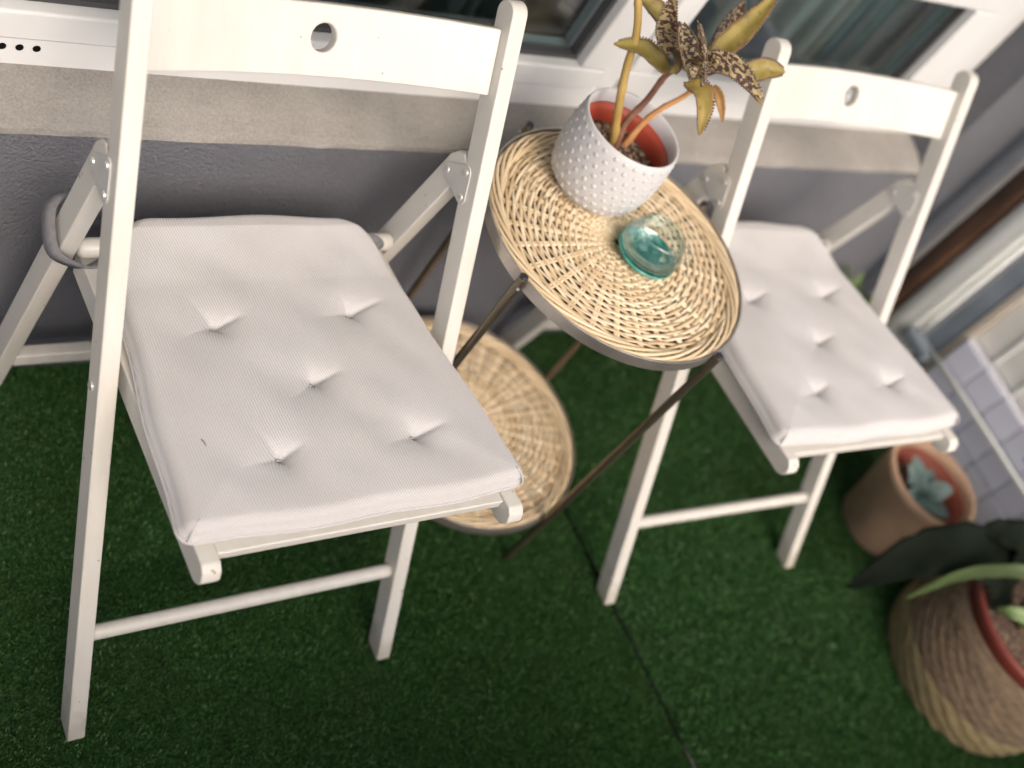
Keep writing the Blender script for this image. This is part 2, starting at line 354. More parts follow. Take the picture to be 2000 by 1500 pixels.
# out-of-view balcony shell, built to shape the light coming in
tag(obj('unseen_parapet', box(.34, 2.2, -1.0, -.86, -.2, .42, box(-3, .3385, -1.0, -.86, -.2, .98)), 'plaster', bevel=.01), 'unseen pale parapet, stepped to shape the light on the balcony', 'parapet')  # right part kept low to let more light reach that end
tag(obj('unseen_ceiling', box(-3, 2.2, -1.0, .70, 2.6, 2.8), 'plaster'), 'unseen pale ceiling slab, added to shape the light on the chairs', 'ceiling')
# ------------------------------------------------------------------ chairs
H, LEAN, CW, PW, PD = .7711, .4469, .434, .0203, .031
TA = math.atan2(LEAN, H); ct, stn = math.cos(TA), math.sin(TA); HW = CW/2
def ps(s, d=0):  # along post, depth behind front face -> (y, z)
    return (s*stn+d*ct, s*ct-d*stn)
SLEN = H/ct-.013
def seat_z(y): return .4335-.12*y
def build_chair():
    t = thing('folding_chair', 'x', 'chair', group='white folding chairs with grey cushions')
    # posts: front foot to back top
    ftip = [(0, .003), (.004, 0), (PD/ct*.86, 0), (PD/ct, .006)]
    r = PD/2; top = []
    for k in range(0, 13):
        a = math.pi*k/12; sx_ = SLEN-r+r*math.sin(a)*.95; top.append(ps(sx_, r+r*math.cos(a)))
    poly = ftip+top
    for s in (-1, 1):
        x0, x1 = (-HW, -HW+PW) if s < 0 else (HW-PW, HW)
        p = obj('post', prism_yz(poly, x0, x1), 'paint', t, bevel=.0022)
        # pivot rivet
        xo = -HW-.0012 if s < 0 else HW+.0012
        xi = -HW+PW if s < 0 else HW-PW
        obj('pivot_rivet', tube([(xo, .243, .381), (xo-.0006*s*-1, .243, .381), (x0 if s < 0 else x1, .243, .381)], .0052, 14), 'rivet', p)
        # rear leg
        f = lambda z: .378-(z-.506)*.17
        d = .033
        lp = [(f(0), 0), (f(.57), .57), (f(.582)+.006, .583), (f(.59)+.017, .588), (f(.588)+.028, .581), (f(.57)+d, .568), (f(0)+d, 0)]
        leg = obj('rear_leg', prism_yz(lp, x0, x1), 'paint', t, bevel=.0022)
        # hinge plates outside and inside
        bl = [(.3885, .5525), (.3615, .5775), (.3475, .5515)]
        pts = [(y+.0085*math.cos(2*math.pi*k/16), z+.0085*math.sin(2*math.pi*k/16)) for y, z in bl for k in range(16)]
        for xa, xb, sg in ((x0-.0018, x0, -1), (x1, x1+.0018, 1)):
            pl = obj('hinge_plate', prism_yz(hull2(pts), xa, xb), 'galv', t, bevel=.0004)
            for y, z in bl:
                xs = xa if sg < 0 else xb
                obj('rivet', tube([(xs, y, z), (xs+sg*.0008, y, z), (xs+sg*.0016, y, z)], [.0042, .004, .0022], 12), 'rivet', pl)
        # seat rail
        xr0, xr1 = (-.189, -.169) if s < 0 else (.169, .189)
        y0, y1, hh = -.003, .405, .030; rail = []
        for k in range(9):
            a = -math.pi/2-math.pi*k/8*.5*1.0
            rail.append((y0+.015+.015*math.cos(a), seat_z(y0+.015)-hh+.017+.017*math.sin(a)))
        rail += [(y0+.004, seat_z(y0)-.006), (y0+.012, seat_z(y0+.012)), (y1, seat_z(y1)), (y1+.008, seat_z(y1)-.01), (y1, seat_z(y1)-hh)]
        obj('seat_rail', prism_yz(rail, xr0, xr1), 'paint', t, bevel=.002)
    # back slat, bowed backwards, with finger hole
    b = bmesh.new(); nu, nv = 56, 4; hx, hs, hr = 0, .8125, .0145
    x_in = HW-PW-.0005
    def bow(x): return .0125+.030*(1-(x/x_in)**2)
    def edge(x, e): # crowned top, arched bottom
        u = 1-(x/x_in)**2
        return .7725+.000*u if e == 0 else .8455+.001*u
    TH = .014
    def pt(x, s, d): y, z = ps(s, bow(x)+d); return (x, y, z)
    # outline in (x,s) : outer boundary loop and hole loop, bridged by triangle fill
    outer = [(-x_in+2*x_in*i/nu, edge(-x_in+2*x_in*i/nu, 0)) for i in range(nu+1)]+[(x_in-2*x_in*i/nu, edge(x_in-2*x_in*i/nu, 1)) for i in range(nu+1)]
    hole = [(hx+hr*math.cos(2*math.pi*k/28), hs+hr*math.sin(2*math.pi*k/28)) for k in range(28)]
    faces_uv = []
    # columns left and right of the hole, fan around it
    xa, xb = -.04, .04
    xs = [-x_in+(xa+x_in)*i/18 for i in range(19)]; xs2 = [xb+(x_in-xb)*i/18 for i in range(19)]
    for X in (xs, xs2):
        for p, q in zip(X, X[1:]):
            for j in range(nv):
                g = lambda x, k: edge(x, 0)+(edge(x, 1)-edge(x, 0))*k/nv
                faces_uv.append([(p, g(p, j)), (q, g(q, j)), (q, g(q, j+1)), (p, g(p, j+1))])
    lo, hi = edge(xa, 0), edge(xa, 1); nt = 10; sq = []
    gz = lambda x, k: edge(x, 0)+(edge(x, 1)-edge(x, 0))*k/nv
    sq += [(xb, gz(xb, k)) for k in range(nv)]+[(xb+(xa-xb)*k/nt, edge(xb+(xa-xb)*k/nt, 1)) for k in range(nt)]
    sq += [(xa, gz(xa, nv-k)) for k in range(nv)]+[(xa+(xb-xa)*k/nt, edge(xa+(xb-xa)*k/nt, 0)) for k in range(nt)]
    hole = [(hx+hr*math.cos(math.atan2(p[1]-hs, p[0]-hx)), hs+hr*math.sin(math.atan2(p[1]-hs, p[0]-hx))) for p in sq]
    # include exact corners
    def ringmid(f_): return [((1-f_)*h_[0]+f_*s_[0], (1-f_)*h_[1]+f_*s_[1]) for h_, s_ in zip(hole, sq)]
    R0, R1, R2 = hole, ringmid(.5), sq
    for A, B in ((R0, R1), (R1, R2)):
        for k in range(28): faces_uv.append([A[k], A[(k+1) % 28], B[(k+1) % 28], B[k]])
    front, back = {}, {}
    def vv(dic, p, d):
        k = (round(p[0], 5), round(p[1], 5))
        if k not in dic: dic[k] = b.verts.new(pt(p[0], p[1], d))
        return dic[k]
    for fc in faces_uv:
        try: b.faces.new([vv(front, p, 0) for p in fc]); b.faces.new([vv(back, p, TH) for p in fc][::-1])
        except ValueError: pass
    inv = {v: k for k, v in front.items()}
    for e in [e for e in b.edges if len(e.link_faces) == 1 and e.verts[0] in inv]:
        k0, k1 = inv[e.verts[0]], inv[e.verts[1]]
        if k0 in back and k1 in back: b.faces.new((e.verts[0], e.verts[1], back[k1], back[k0]))
    obj('back_slat', b, 'paint', t, bevel=.0025)
    # stretchers
    y, z = ps(.121/ct, PD*.5)
    obj('stretcher', tube([(-HW+PW-.003, y, z), (-HW+PW+.01, y, z), (HW-PW-.01, y, z), (HW-PW+.003, y, z)], [.0092]*4, 16), 'paint', t, smooth=True)
    obj('rear_stretcher', box(-HW+PW, HW-PW, .4455, .4635, .109, .130), 'paint', t, bevel=.003)
    obj('seat_rung', tube([(-.1955, .402, .4005), (-.1945, .402, .4005), (-.19, .402, .4005), (.19, .402, .4005), (.1945, .402, .4005), (.1955, .402, .4005)], [.006, .009, .0112, .0112, .009, .006], 16), 'paint', t, smooth=True)
    # seat slats
    for k in range(6):
        ya = .018+k*.063; yb = ya+.048
        obj('seat_slat', prism_yz([(ya, seat_z(ya)-.016), (yb, seat_z(yb)-.016), (yb, seat_z(yb)-.002), (ya, seat_z(ya)-.002)], -.169, .169), 'paint', t, bevel=.002)
    return t
BUT = [(-.090, .274), (.078, .281), (-.006, .190), (-.081, .101), (.081, .106)]
def build_cushion():
    t = thing('seat_cushion', 'x', 'cushion', group='light grey tufted seat cushions')
    N = 190; T = .025; Y0, Y1 = .031, .424; hwf, hwr = .2005, .160
    V = np.zeros((N+1, N+1, 3)); E = np.zeros((N+1, N+1))
    lin = np.linspace(-1, 1, N+1); lin = np.sign(lin)*np.abs(lin)**.86; u, v = np.meshgrid(lin, lin, indexing='ij')
    uu, vv_ = u.copy(), v.copy()
    rc = np.where(v > 0, .30, .085)
    a = (np.abs(u)-(1-rc))/rc; bb = (np.abs(v)-(1-rc))/rc; m = (a > 0) & (bb > 0)
    k = np.where(m, np.maximum(a, bb)/np.maximum(1e-9, np.hypot(a, bb)), 1)
    uu = np.where(m, np.sign(u)*((1-rc)+a*k*rc), u); vv_ = np.where(m, np.sign(v)*((1-rc)+bb*k*rc), v)
    f = (vv_+1)/2; hw = hwf+(hwr-hwf)*f**1.1
    # rear edge tapers in: tuck at the corners; front edge slightly bowed
    x = uu*hw-.002; y = Y0+(Y1-Y0)*f-.004*(1-uu**2)*(1-f)+.006*(1-uu**2)*f
    e = (1-np.maximum(np.abs(u), np.abs(v)))*.19
    R = .013; ee = np.clip(e/R, 0, 1); h = .011+(T-.011)*np.sqrt(np.clip(1-(1-ee)**2, 0, 1))
    h += .007*np.clip(e/.085, 0, 1)**.7
    for i, (bx, by) in enumerate(BUT):
        d = np.hypot(x-bx, y-by)
        h -= .0085*np.exp(-(d/.012)**1.2)+.0040*np.exp(-(d/.034)**2)
        for ang, ln, dp in ((12+9*math.sin(i*3), .040+.012*math.sin(i*1.7), .0056), (100+12*math.cos(i*2), .036+.010*math.cos(i*2.3), .0017), (195+14*math.sin(i*4), .052, .0015), (285+15*math.cos(i*5), .024, .0010)):
            ca, sa = math.cos(math.radians(ang)), math.sin(math.radians(ang)); al = (x-bx)*ca+(y-by)*sa; pe = -(x-bx)*sa+(y-by)*ca-.06*np.clip(al, 0, 1)**1
            h -= dp*np.exp(-(pe/.0035)**2)*np.clip(1-al/ln, 0, 1)*(al > -.002)+dp*.5*np.exp(-(pe/.011)**2)*np.clip(1-al/ln/1.3, 0, 1)*(al > 0)
    h += (.0013*np.sin(x*31+y*14)*np.sin(y*27)+.0009*np.sin(x*47-y*33+1.3)+.0007*np.sin(x*83+y*61)*np.sin(y*19-x*23))*np.clip(e/.05, 0, 1)
    x = x+.0016*np.sin(y*40+u*2)*np.clip(np.abs(u)*3-2, 0, 1); y = y+.0018*np.sin(x*37+1)*np.clip(np.abs(v)*3-2, 0, 1)
    lift = .018*np.clip((y-.33)/.075, 0, 1)**1.5
    base = .4345-.12*y+lift
    V[..., 0], V[..., 1], V[..., 2] = x, y, base+h
    idx = np.arange((N+1)**2).reshape(N+1, N+1)
    Fq = np.stack([idx[:-1, :-1], idx[1:, :-1], idx[1:, 1:], idx[:-1, 1:]], -1).reshape(-1, 4)
    loop = list(idx[:, 0])+list(idx[-1, 1:])+list(idx[-2::-1, -1])+list(idx[0, -2:0:-1])
    Vt = V.reshape(-1, 3); n0 = len(Vt); L = len(loop); P = Vt[loop]; ctr = np.array([0, .21, 0])
    extra = []
    for (ins, zf) in ((-.003, .010), (-.0012, .004), (.004, .0005)):
        Q = P.copy(); d = Q-ctr; d[:, 2] = 0; d /= np.linalg.norm(d, axis=1)[:, None]
        Q -= d*ins; Q[:, 2] = (.4345-.12*Q[:, 1]+.018*np.clip((Q[:, 1]-.33)/.075, 0, 1)**1.5)+zf; extra.append(Q)
    Vall = np.concatenate([Vt]+extra); Fs = [Fq]
    prev = np.array(loop)
    for k in range(3):
        cur = n0+k*L+np.arange(L); Fs.append(np.stack([prev, cur, np.roll(cur, -1), np.roll(prev, -1)], -1)); prev = cur
    Fa = np.concatenate(Fs)
    me = fast_mesh('pad', Vall, Fa)
    bm = bmesh.new(); bm.from_mesh(me); bm.verts.ensure_lookup_table(); bm.faces.new([bm.verts[i] for i in prev])
    pad = obj('pad', bm, 'fabric', t, smooth=True)
    # welt along the bottom rim
    s = [tuple(extra[0][i]+np.array([0, 0, -.004])) for i in range(0, L, 3)]
    obj('welt', tube(s, .0016, 6, closed=True), 'fabric', t, smooth=True)
    # stitched button knots
    for bx, by in BUT:
        zb = .4345-.12*by+T+.007-.0215+.0042
        obj('tuft', tube([(bx-.004, by, zb), (bx, by+.0006, zb+.0012), (bx+.004, by, zb)], [.0007, .0013, .0007], 8), 'fabric', t, smooth=True)
    # corner pleats at the front corners
    for sg in (-1, 1):
        x0_ = sg*(.1945)-.002; y0_ = .029
        pts = spline([(x0_+sg*.0000, y0_+.0035, .4362), (x0_+sg*.001, y0_+.002, .4417), (x0_-sg*.0025, y0_+.007, .4507), (x0_-sg*.009, y0_+.015, .4567)], 12)
        obj('corner_seam', tube(pts, .0011, 6), 'fabric', t, smooth=True)
    # ties at the rear corners
    def ribbon(pts, wid, up, n=40):
        b = bmesh.new(); P = spline(pts, n); U = Vector(up).normalized(); prev = None
        for i, p in enumerate(P):
            tg = (P[min(i+1, n)]-P[max(i-1, 0)]).normalized(); w = (U-tg*U.dot(tg)).normalized()
            nn = tg.cross(w)*.0012
            cur = [b.verts.new(q) for q in (p-w*wid/2-nn, p-w*wid/2+nn, p+w*wid/2+nn, p+w*wid/2-nn)]
            if prev:
                for k in range(4): b.faces.new((prev[k], cur[k], cur[(k+1) % 4], prev[(k+1) % 4]))
            else: b.faces.new(cur)
            prev = cur
        b.faces.new(prev[::-1]); return b
    obj('tie', ribbon([(-.125, .402, .418), (-.160, .385, .411), (-.188, .376, .402), (-.209, .382, .402), (-.2235, .392, .408), (-.2265, .410, .420), (-.2240, .429, .436), (-.210, .438, .445), (-.19, .438, .442), (-.15, .418, .424)], .0165, (.55, -.5, .6)), 'strap', t, smooth=True)
    obj('tie', ribbon([(.120, .402, .416), (.150, .396, .4135), (.164, .390, .413), (.168, .386, .404), (.165, .385, .394)], .017, (.3, .5, 1)), 'strap', t, smooth=True)
    return t
ch1 = build_chair(); ch1['label'] = 'nearer white wooden folding chair, left of the wicker table'
ch1.rotation_euler = (0, 0, math.radians(.7401))
ch2 = copy_tree(ch1); ch2['label'] = 'farther white wooden folding chair, right of the wicker table'
ch2.location = (.8237, -.0062, 0); ch2.rotation_euler = (0, 0, math.radians(-1.9472))
cu1 = build_cushion(); cu1['label'] = 'light grey striped tufted cushion on the nearer chair'
cu1.rotation_euler = ch1.rotation_euler; cu1.location = ch1.location
cu2 = copy_tree(cu1); cu2['label'] = 'light grey tufted cushion on the farther chair, beyond the table'
cu2.location = ch2.location; cu2.rotation_euler = ch2.rotation_euler
o = obj('loose_thread', tube([(-.156, .131, .4478), (-.1545, .127, .4488), (-.1535, .122, .4486)], .0006, 6), 'cap', cu1, smooth=True); o['label'] = 'short dark loose thread'
# ------------------------------------------------------------------ table
TX, TY, TR, TZ, LZ = .416, .295, .1835, .540, .116
tb = thing('side_table', 'round two-tier wicker side table with bronze metal legs', 'table', (TX, TY, 0))
def wicker(zc, spokes, rings, seed):
    rg = np.random.default_rng(seed); V = []; Fq = []; n0 = 0; sides = 6
    half = spokes//2
    r_in, r_out = .016, TR-.020
    for k in range(rings):
        r = r_in+(r_out-r_in)*k/(rings-1); seg = max(60, int(6.5*half)) if r < .05 else int(8*half)
        th = np.linspace(0, 2*np.pi, seg, endpoint=False); ph = math.pi*(k % 2)
        amp = .0022*min(1, r/.06)*rg.uniform(.8, 1.15)
        wob = .0005*np.sin(th*5+rg.uniform(0, 6))+.0003*np.sin(th*13+rg.uniform(0, 6))+rg.normal(0, .0004)
        z = zc+amp*np.cos(half*th+ph)+rg.normal(0, .0003); rr = r+wob
        ctr = np.c_[rr*np.cos(th), rr*np.sin(th), z]; tube_r = .00250*rg.uniform(.82, 1.1)
        er = np.c_[np.cos(th), np.sin(th), np.zeros(seg)]
        for s in range(sides):
            a = 2*np.pi*s/sides; V.append(ctr+er*tube_r*1.0*math.cos(a)+np.array([0, 0, 1])*tube_r*.62*math.sin(a))
        ii = np.arange(seg)
        for s in range(sides):
            a0 = n0+s*seg+ii; a1 = n0+((s+1) % sides)*seg+ii
            Fq.append(np.stack([a0, np.roll(a0, -1), np.roll(a1, -1), a1], -1))
        n0 += seg*sides
    return np.concatenate(V), np.concatenate(Fq)
def tray(z, seed, spokes=30, rings=31):
    V, Fq = wicker(z-.006, spokes, rings, seed)
    wv_ = kind(obj('wicker_weave', fast_mesh('wicker_weave', V, Fq), 'rattan', tb, smooth=True), 'stuff')
    # radial stakes, in pairs
    b = bmesh.new()
    for i in range(spokes):
        for d in (-.5, .5):
            a = 2*math.pi*(i)/spokes; px, py = -math.sin(a), math.cos(a); o_ = d*.0042
            tube([(.006*math.cos(a)+px*o_*.3, .006*math.sin(a)+py*o_*.3, z-.006), (.06*math.cos(a)+px*o_*.8, .06*math.sin(a)+py*o_*.8, z-.006), ((TR-.014)*math.cos(a)+px*o_, (TR-.014)*math.sin(a)+py*o_, z-.006)], .0021, 5, b)
    kind(obj('wicker_stakes', b, 'rattan', tb, smooth=True), 'stuff')
    # plaited border: three strands that twist round one another
    b = bmesh.new()
    for k in range(6):
        pts = []
        for i in range(200):
            a = 2*math.pi*i/200; w = 5*a+2*math.pi*k/6
            r = TR-.0105+.0068*math.cos(w); pts.append((r*math.cos(a), r*math.sin(a), z-.004+.0030*math.sin(w)))
        tube(pts, .0024, 6, b, closed=True)
    kind(obj('wicker_border', b, 'rattan', tb, smooth=True), 'stuff')
    obj('gap_backing', lathe([(0, z-.0135), (TR-.004, z-.0135), (TR-.004, z-.0105), (0, z-.0105)], 64), 'tray_dark', tb)  # disc under the weave, coloured dark to paint shade into its holes
    obj('steel_band', lathe([(TR, z-.016), (TR+.0022, z-.016), (TR+.0022, z+.0005), (TR, z+.0005)], 96, closed=True), 'band', tb, bevel=.0004)
tray(TZ, 3); tray(LZ, 5)
for k in range(4):
    a = math.radians(-73+90*k); r = TR+.0022+.0056; x, y = r*math.cos(a), r*math.sin(a)
    lg = obj('leg', tube([(x, y, -.004), (x, y, TZ+.004)], .0056, 16, caps=True), 'bronze', tb, bevel=.0005)
    obj('leg_cap', tube([(x, y, TZ+.0042), (x, y, TZ+.0062), (x, y, TZ+.0072)], [.0054, .0054, .004], 16), 'cap', lg)
    xi, yi = (r-.006)*math.cos(a), (r-.006)*math.sin(a)
    obj('screw', tube([(x+.0055*math.cos(a+.9), y+.0055*math.sin(a+.9), TZ-.011), (x+.0068*math.cos(a+.9), y+.0068*math.sin(a+.9), TZ-.011)], .0018, 8), 'rivet', lg)
# ------------------------------------------------------------------ plant in white dotted pot
PX, PY, PZ = .412, .384, .5405
pp = thing('potted_plant', 'mottled succulent in a white dotted ceramic pot on the wicker table', 'plant', (PX, PY, PZ))
prof = [(.046, .0), (.054, .003), (.061, .011), (.0665, .026), (.0695, .048), (.0698, .072), (.0680, .092), (.0662, .1045), (.0645, .1065), (.0622, .1045), (.0625, .09), (.0622, .05), (.058, .02), (.05, .008), (0, .008)]
pot = obj('pot', lathe([(0, 0)]+prof, 72), 'ceramic', pp, smooth=True)
def rad_at(z):
    for (r0, z0), (r1, z1) in zip(prof[:8], prof[1:9]):
        if z0 <= z <= z1: return r0+(r1-r0)*(z-z0)/(z1-z0)
    return .066
b = bmesh.new(); rows_ = 8
for j in range(rows_):
    z = .014+j*.0118; r = rad_at(z); n = 30
    for i in range(n):
        a = 2*math.pi*(i+.5*(j % 2)+random.uniform(-.09, .09))/n
        mt = Matrix.Translation((r*math.cos(a), r*math.sin(a), z)) @ Matrix.Rotation(a, 4, 'Z') @ Matrix.Diagonal((.0009, .0034, .0034, 1))
        bmesh.ops.create_icosphere(b, subdivisions=2, radius=1, matrix=mt)
kind(obj('embossed_dots', b, 'ceramic', pot, smooth=True), 'stuff')
obj('inner_pot', lathe([(.0585, .02), (.0618, .082), (.0616, .0860), (.0592, .0860), (.0572, .074), (.052, .02)], 64, closed=True), 'redplastic', pp, smooth=True)
b = lathe([(0, .0600), (.02, .0612), (.04, .0598), (.0556, .0585)], 40)
obj('soil', b, 'soil', pp, smooth=True)
b = bmesh.new()
for i in range(150):
    a = random.uniform(0, 6.28); r = .054*math.sqrt(random.random()); s = random.uniform(.0012, .0036)
    mt = Matrix.Translation((r*math.cos(a), r*math.sin(a), .0608+random.uniform(-.001, .001))) @ Matrix.Rotation(random.uniform(0, 3), 4, 'Z') @ Matrix.Rotation(random.uniform(0, 1), 4, 'X') @ Matrix.Diagonal((s*random.uniform(1, 1.9), s, s*.7, 1))
    bmesh.ops.create_icosphere(b, subdivisions=1, radius=1, matrix=mt)
kind(obj('soil_chips', b, 'pebble', pp), 'stuff')
pinv = Matrix.Translation((-PX, -PY, -PZ))
def pchild(o): o.matrix_parent_inverse = pinv; return o
def stemobj(pts, r0, r1, mat):
    P = spline(pts, 40); rad = []
    for i in range(41):
        rad.append((r0+(r1-r0)*i/40)*(1.16 if i % 9 == 4 else 1.0))
    return pchild(obj('stem', tube(P, rad, 12), mat, pp, smooth=True))
stemobj([(.4203, .4005, .600), (.3997, .4076, .6438), (.3836, .4237, .6967), (.376, .439, .7422), (.3591, .4521, .7783), (.3448, .4698, .8048)], .0058, .0042, 'stem1')
stemobj([(.4213, .3932, .5966), (.4206, .4052, .6318), (.4291, .4076, .6695), (.428, .4071, .7116), (.424, .3939, .7439), (.4223, .3919, .7702)], .0048, .0030, 'stem2')
stemobj([(.436, .3971, .6), (.4458, .4028, .638), (.4524, .4003, .664), (.4692, .3953, .6975), (.4695, .3913, .7389)], .0046, .0026, 'stem3')
CAMP = Vector((-.6344, -.4103, 1.4415))
def leaf(pts, width, mat, twist=0, cup=.25, teeth=True, shape=.75, toothmat='tooth', nm='leaf', par=pp, pc=True):
    """fleshy boat-shaped leaf with toothed margin"""
    if pc: width *= .88; cup *= 1.45
    n, m = 26, 8; P = spline(pts, n); mid = P[n//2]
    face = Vector((-.45, -.45, .77)).normalized()
    b = bmesh.new(); G = []; edges_ = []
    for i, p in enumerate(P):
        tg = (P[min(i+1, n)]-P[max(i-1, 0)]).normalized(); nn = (face-tg*face.dot(tg)).normalized()
        sd = tg.cross(nn); nn2 = Matrix.Rotation(math.radians(twist), 3, tg) @ nn; sd2 = Matrix.Rotation(math.radians(twist), 3, tg) @ sd
        u = i/n; w = width*.5*(math.sin(math.pi*min(1, (u*.94+.06))**shape))**.72+.0006
        row = []
        for j in range(m+1):
            s = -1+2*j/m; ww = w*(1.0+(.05 if abs(s) == 1 and i % 2 else 0))
            row.append(b.verts.new(p+sd2*s*ww*(1+.05*math.sin(i*1.9+s*2))+nn2*(cup*w*abs(s)**1.5+.10*w*math.sin(i*.9+s*2.5)*abs(s))))
        G.append(row); edges_.append((p+sd2*w+nn2*cup*w, p-sd2*w+nn2*cup*w, nn2, sd2, tg))
    for A, B in zip(G, G[1:]):
        for j in range(m): b.faces.new((A[j], A[j+1], B[j+1], B[j]))
    o = obj(nm, b, mat, par, smooth=True); md = o.modifiers.new('flesh', 'SOLIDIFY'); md.thickness = .0013; md.offset = 0
    at = o.data.attributes.new('margin', 'FLOAT', 'POINT')
    at.data.foreach_set('value', [max(abs(-1+2*j/m), (i/n)**6) for i in range(n+1) for j in range(m+1)])
    if pc: pchild(o)
    if teeth:
        b = bmesh.new()
        for i in range(2, n-1):
            for sg in (0, 1):
                e0 = edges_[i][sg]; nn, sd, tg = edges_[i][2:]; out = sd if sg == 0 else -sd
                mt = Matrix.Translation(e0+out*.0008+nn*.0008) @ Matrix.Diagonal((.0013, .0013, .0017, 1))
                bmesh.ops.create_icosphere(b, subdivisions=1, radius=1, matrix=mt)
        t_ = obj('leaf_teeth', b, toothmat, o, smooth=True); kind(t_, 'stuff')
    return o
leaf([(.4153, .3993, .725), (.3887, .425, .7308), (.3474, .4326, .728)], .026, 'leaf', 12, .3)
leaf([(.4081, .4028, .7496), (.3904, .421, .7734), (.3708, .4236, .8156)], .027, 'mottle', -25, .35)
leaf([(.4123, .4397, .7599), (.3932, .455, .7664), (.3741, .4681, .7716)], .026, 'leaf', 15, .3)
leaf([(.4161, .3666, .7503), (.3888, .3829, .7791), (.3721, .3962, .8011)], .032, 'mottle', 20, .3)
leaf([(.4004, .3379, .7637), (.3876, .3599, .7939), (.3809, .3835, .816)], .018, 'mottle', 60, .5)
leaf([(.4516, .3874, .7643), (.4891, .4047, .7926), (.5351, .4327, .8343)], .030, 'leaf', -12, .3)
leaf([(.4694, .4063, .7473), (.4983, .4348, .7744), (.5332, .4629, .7921)], .026, 'mottle', 25, .3)
leaf([(.4286, .3801, .769), (.448, .3513, .784), (.4708, .3092, .7799)], .026, 'mottle', 22, .35)
leaf([(.4340, .3740, .762), (.4560, .3480, .772), (.4820, .3120, .768)], .022, 'leaf', -35, .35)
leaf([(.5034, .3787, .7468), (.5363, .38, .7619), (.5651, .3719, .768)], .027, 'leaf', 10, .3)
leaf([(.4188, .3691, .7397), (.4235, .3414, .7425), (.4174, .3072, .7177)], .026, 'leaf', -8, .4)
leaf([(.4942, .3914, .7171), (.4993, .3743, .7118), (.5007, .3502, .6993)], .012, 'dryleaf', 10, .5, False)
leaf([(.4104, .3916, .7307), (.4088, .3946, .7456), (.3996, .4002, .7552)], .014, 'leaf', 30, .5)
leaf([(.428, .3841, .7419), (.4151, .3591, .7741), (.4021, .344, .7976)], .022, 'mottle', -50, .5)
leaf([(.4300, .3870, .7450), (.4480, .3800, .7650), (.4700, .3780, .7720)], .024, 'mottle', 35, .4)
leaf([(.4230, .3850, .7480), (.4050, .3920, .7680), (.3950, .3990, .7930)], .024, 'mottle', 5, .4)
# ------------------------------------------------------------------ glass holder
GX, GY, GZ = .441, .269, .5385
gh = thing('glass_candle_holder', 'small clear glass candle holder with turquoise base on the wicker table', 'candle holder', (GX, GY, GZ))
obj('glass_bowl', lathe([(0, .006), (.030, .006), (.0385, .009), (.0415, .017), (.041, .026), (.037, .036), (.0335, .044), (.0325, .0475), (.0312, .0485), (.030, .047), (.0305, .043), (.034, .035), (.0380, .026), (.0385, .018), (.0360, .0125), (.028, .0105), (0, .0105)], 56), 'clear', gh, smooth=True)
obj('turquoise_base', lathe([(0, 0), (.026, 0), (.036, .0015), (.0405, .007), (.0412, .0105), (.0395, .0085), (.038, .0078), (.030, .0054), (0, .0054)], 56), 'turq', gh, smooth=True)
a0 = math.radians(-30)
pts = [((.036+.016*math.sin(math.pi*i/16))*math.cos(a0)+(i-8)/8*0, (.036+.016*math.sin(math.pi*i/16))*math.sin(a0), .040-.026*i/16) for i in range(17)]
obj('handle', tube(pts, .0028, 10), 'clear', gh, smooth=True)
# ------------------------------------------------------------------ terracotta pot
cp = thing('flower_pot', 'terracotta pot with a blue-green succulent beside the farther chair', 'plant pot', (1.305, .030, .004-.008))
obj('pot', lathe([(0, 0), (.066, 0), (.072, .006), (.0945, .150), (.0985, .158), (.0985, .168), (.0955, .172), (.0890, .172), (.0850, .160), (.075, .04), (0, .03)], 64), 'terracotta', cp, smooth=True)
obj('inner_pot', lathe([(.072, .06), (.0825, .150), (.0825, .155), (.079, .155), (.070, .06)], 48, closed=True), 'terra_in', cp, smooth=True)
obj('soil', lathe([(0, .118), (.04, .117), (.0768, .114)], 32), 'soil', cp, smooth=True)
for (ax, ay, az, wd_) in ((-.03, .045, .165, .035), (.005, .06, .160, .035), (.055, -.02, .160, .045), (-.02, -.045, .150, .035), (.045, .03, .150, .04), (-.06, -.005, .145, .035), (.015, -.065, .148, .035)):
    leaf([(.004, 0, .118), (ax*.5, ay*.5, az*.92), (ax, ay, az)], wd_, 'succ', random.uniform(-20, 20), .3, False, .6, par=cp, pc=False)
# ------------------------------------------------------------------ basket planter
bk = thing('basket_planter', 'woven jute basket planter holding a red pot and dark strap leaves', 'planter', (1.318, -.268, -.004))
def coil(prof_fn, z0, z1, n, r):
    b = bmesh.new()
    for k in range(n):
        z = z0+(z1-z0)*k/(n-1); R_ = prof_fn(z)
        pts = [((R_+.0012*math.sin(a_*23+k*2.1))*math.cos(a_), (R_+.0012*math.sin(a_*23+k*2.1))*math.sin(a_), z+.0012*math.sin(a_*29+k)) for a_ in (2*math.pi*i/90 for i in range(90))]
        tube(pts, r, 6, b, closed=True)
    return b
prf = lambda z: .148+.020*math.sin(math.pi*min(1, max(0, (z+.02)/.17)))-.012*max(0, (z-.08)/.1)
kind(obj('straw_base', coil(prf, .004, .066, 9, .0045), 'straw', bk, smooth=True), 'stuff')
kind(obj('jute_wall', coil(prf, .073, .178, 22, .0034), 'jute', bk, smooth=True), 'stuff')
obj('lining', lathe([(0, .004)]+[(prf(z_)-.0025, z_) for z_ in [.004+.0175*i for i in range(11)]]+[(.145, .178), (.138, .02), (0, .01)], 48), 'jute', bk, smooth=True)
obj('inner_pot', lathe([(.10, .02), (.134, .17), (.1395, .172), (.1435, .200), (.1415, .206), (.1345, .206), (.131, .19), (.097, .02)], 64, closed=True), 'redpot', bk, smooth=True)
obj('soil', lathe([(0, .178), (.06, .177), (.1298, .172)], 40), 'soil', bk, smooth=True)
binv = Matrix.Translation((-1.318, .268, .004))
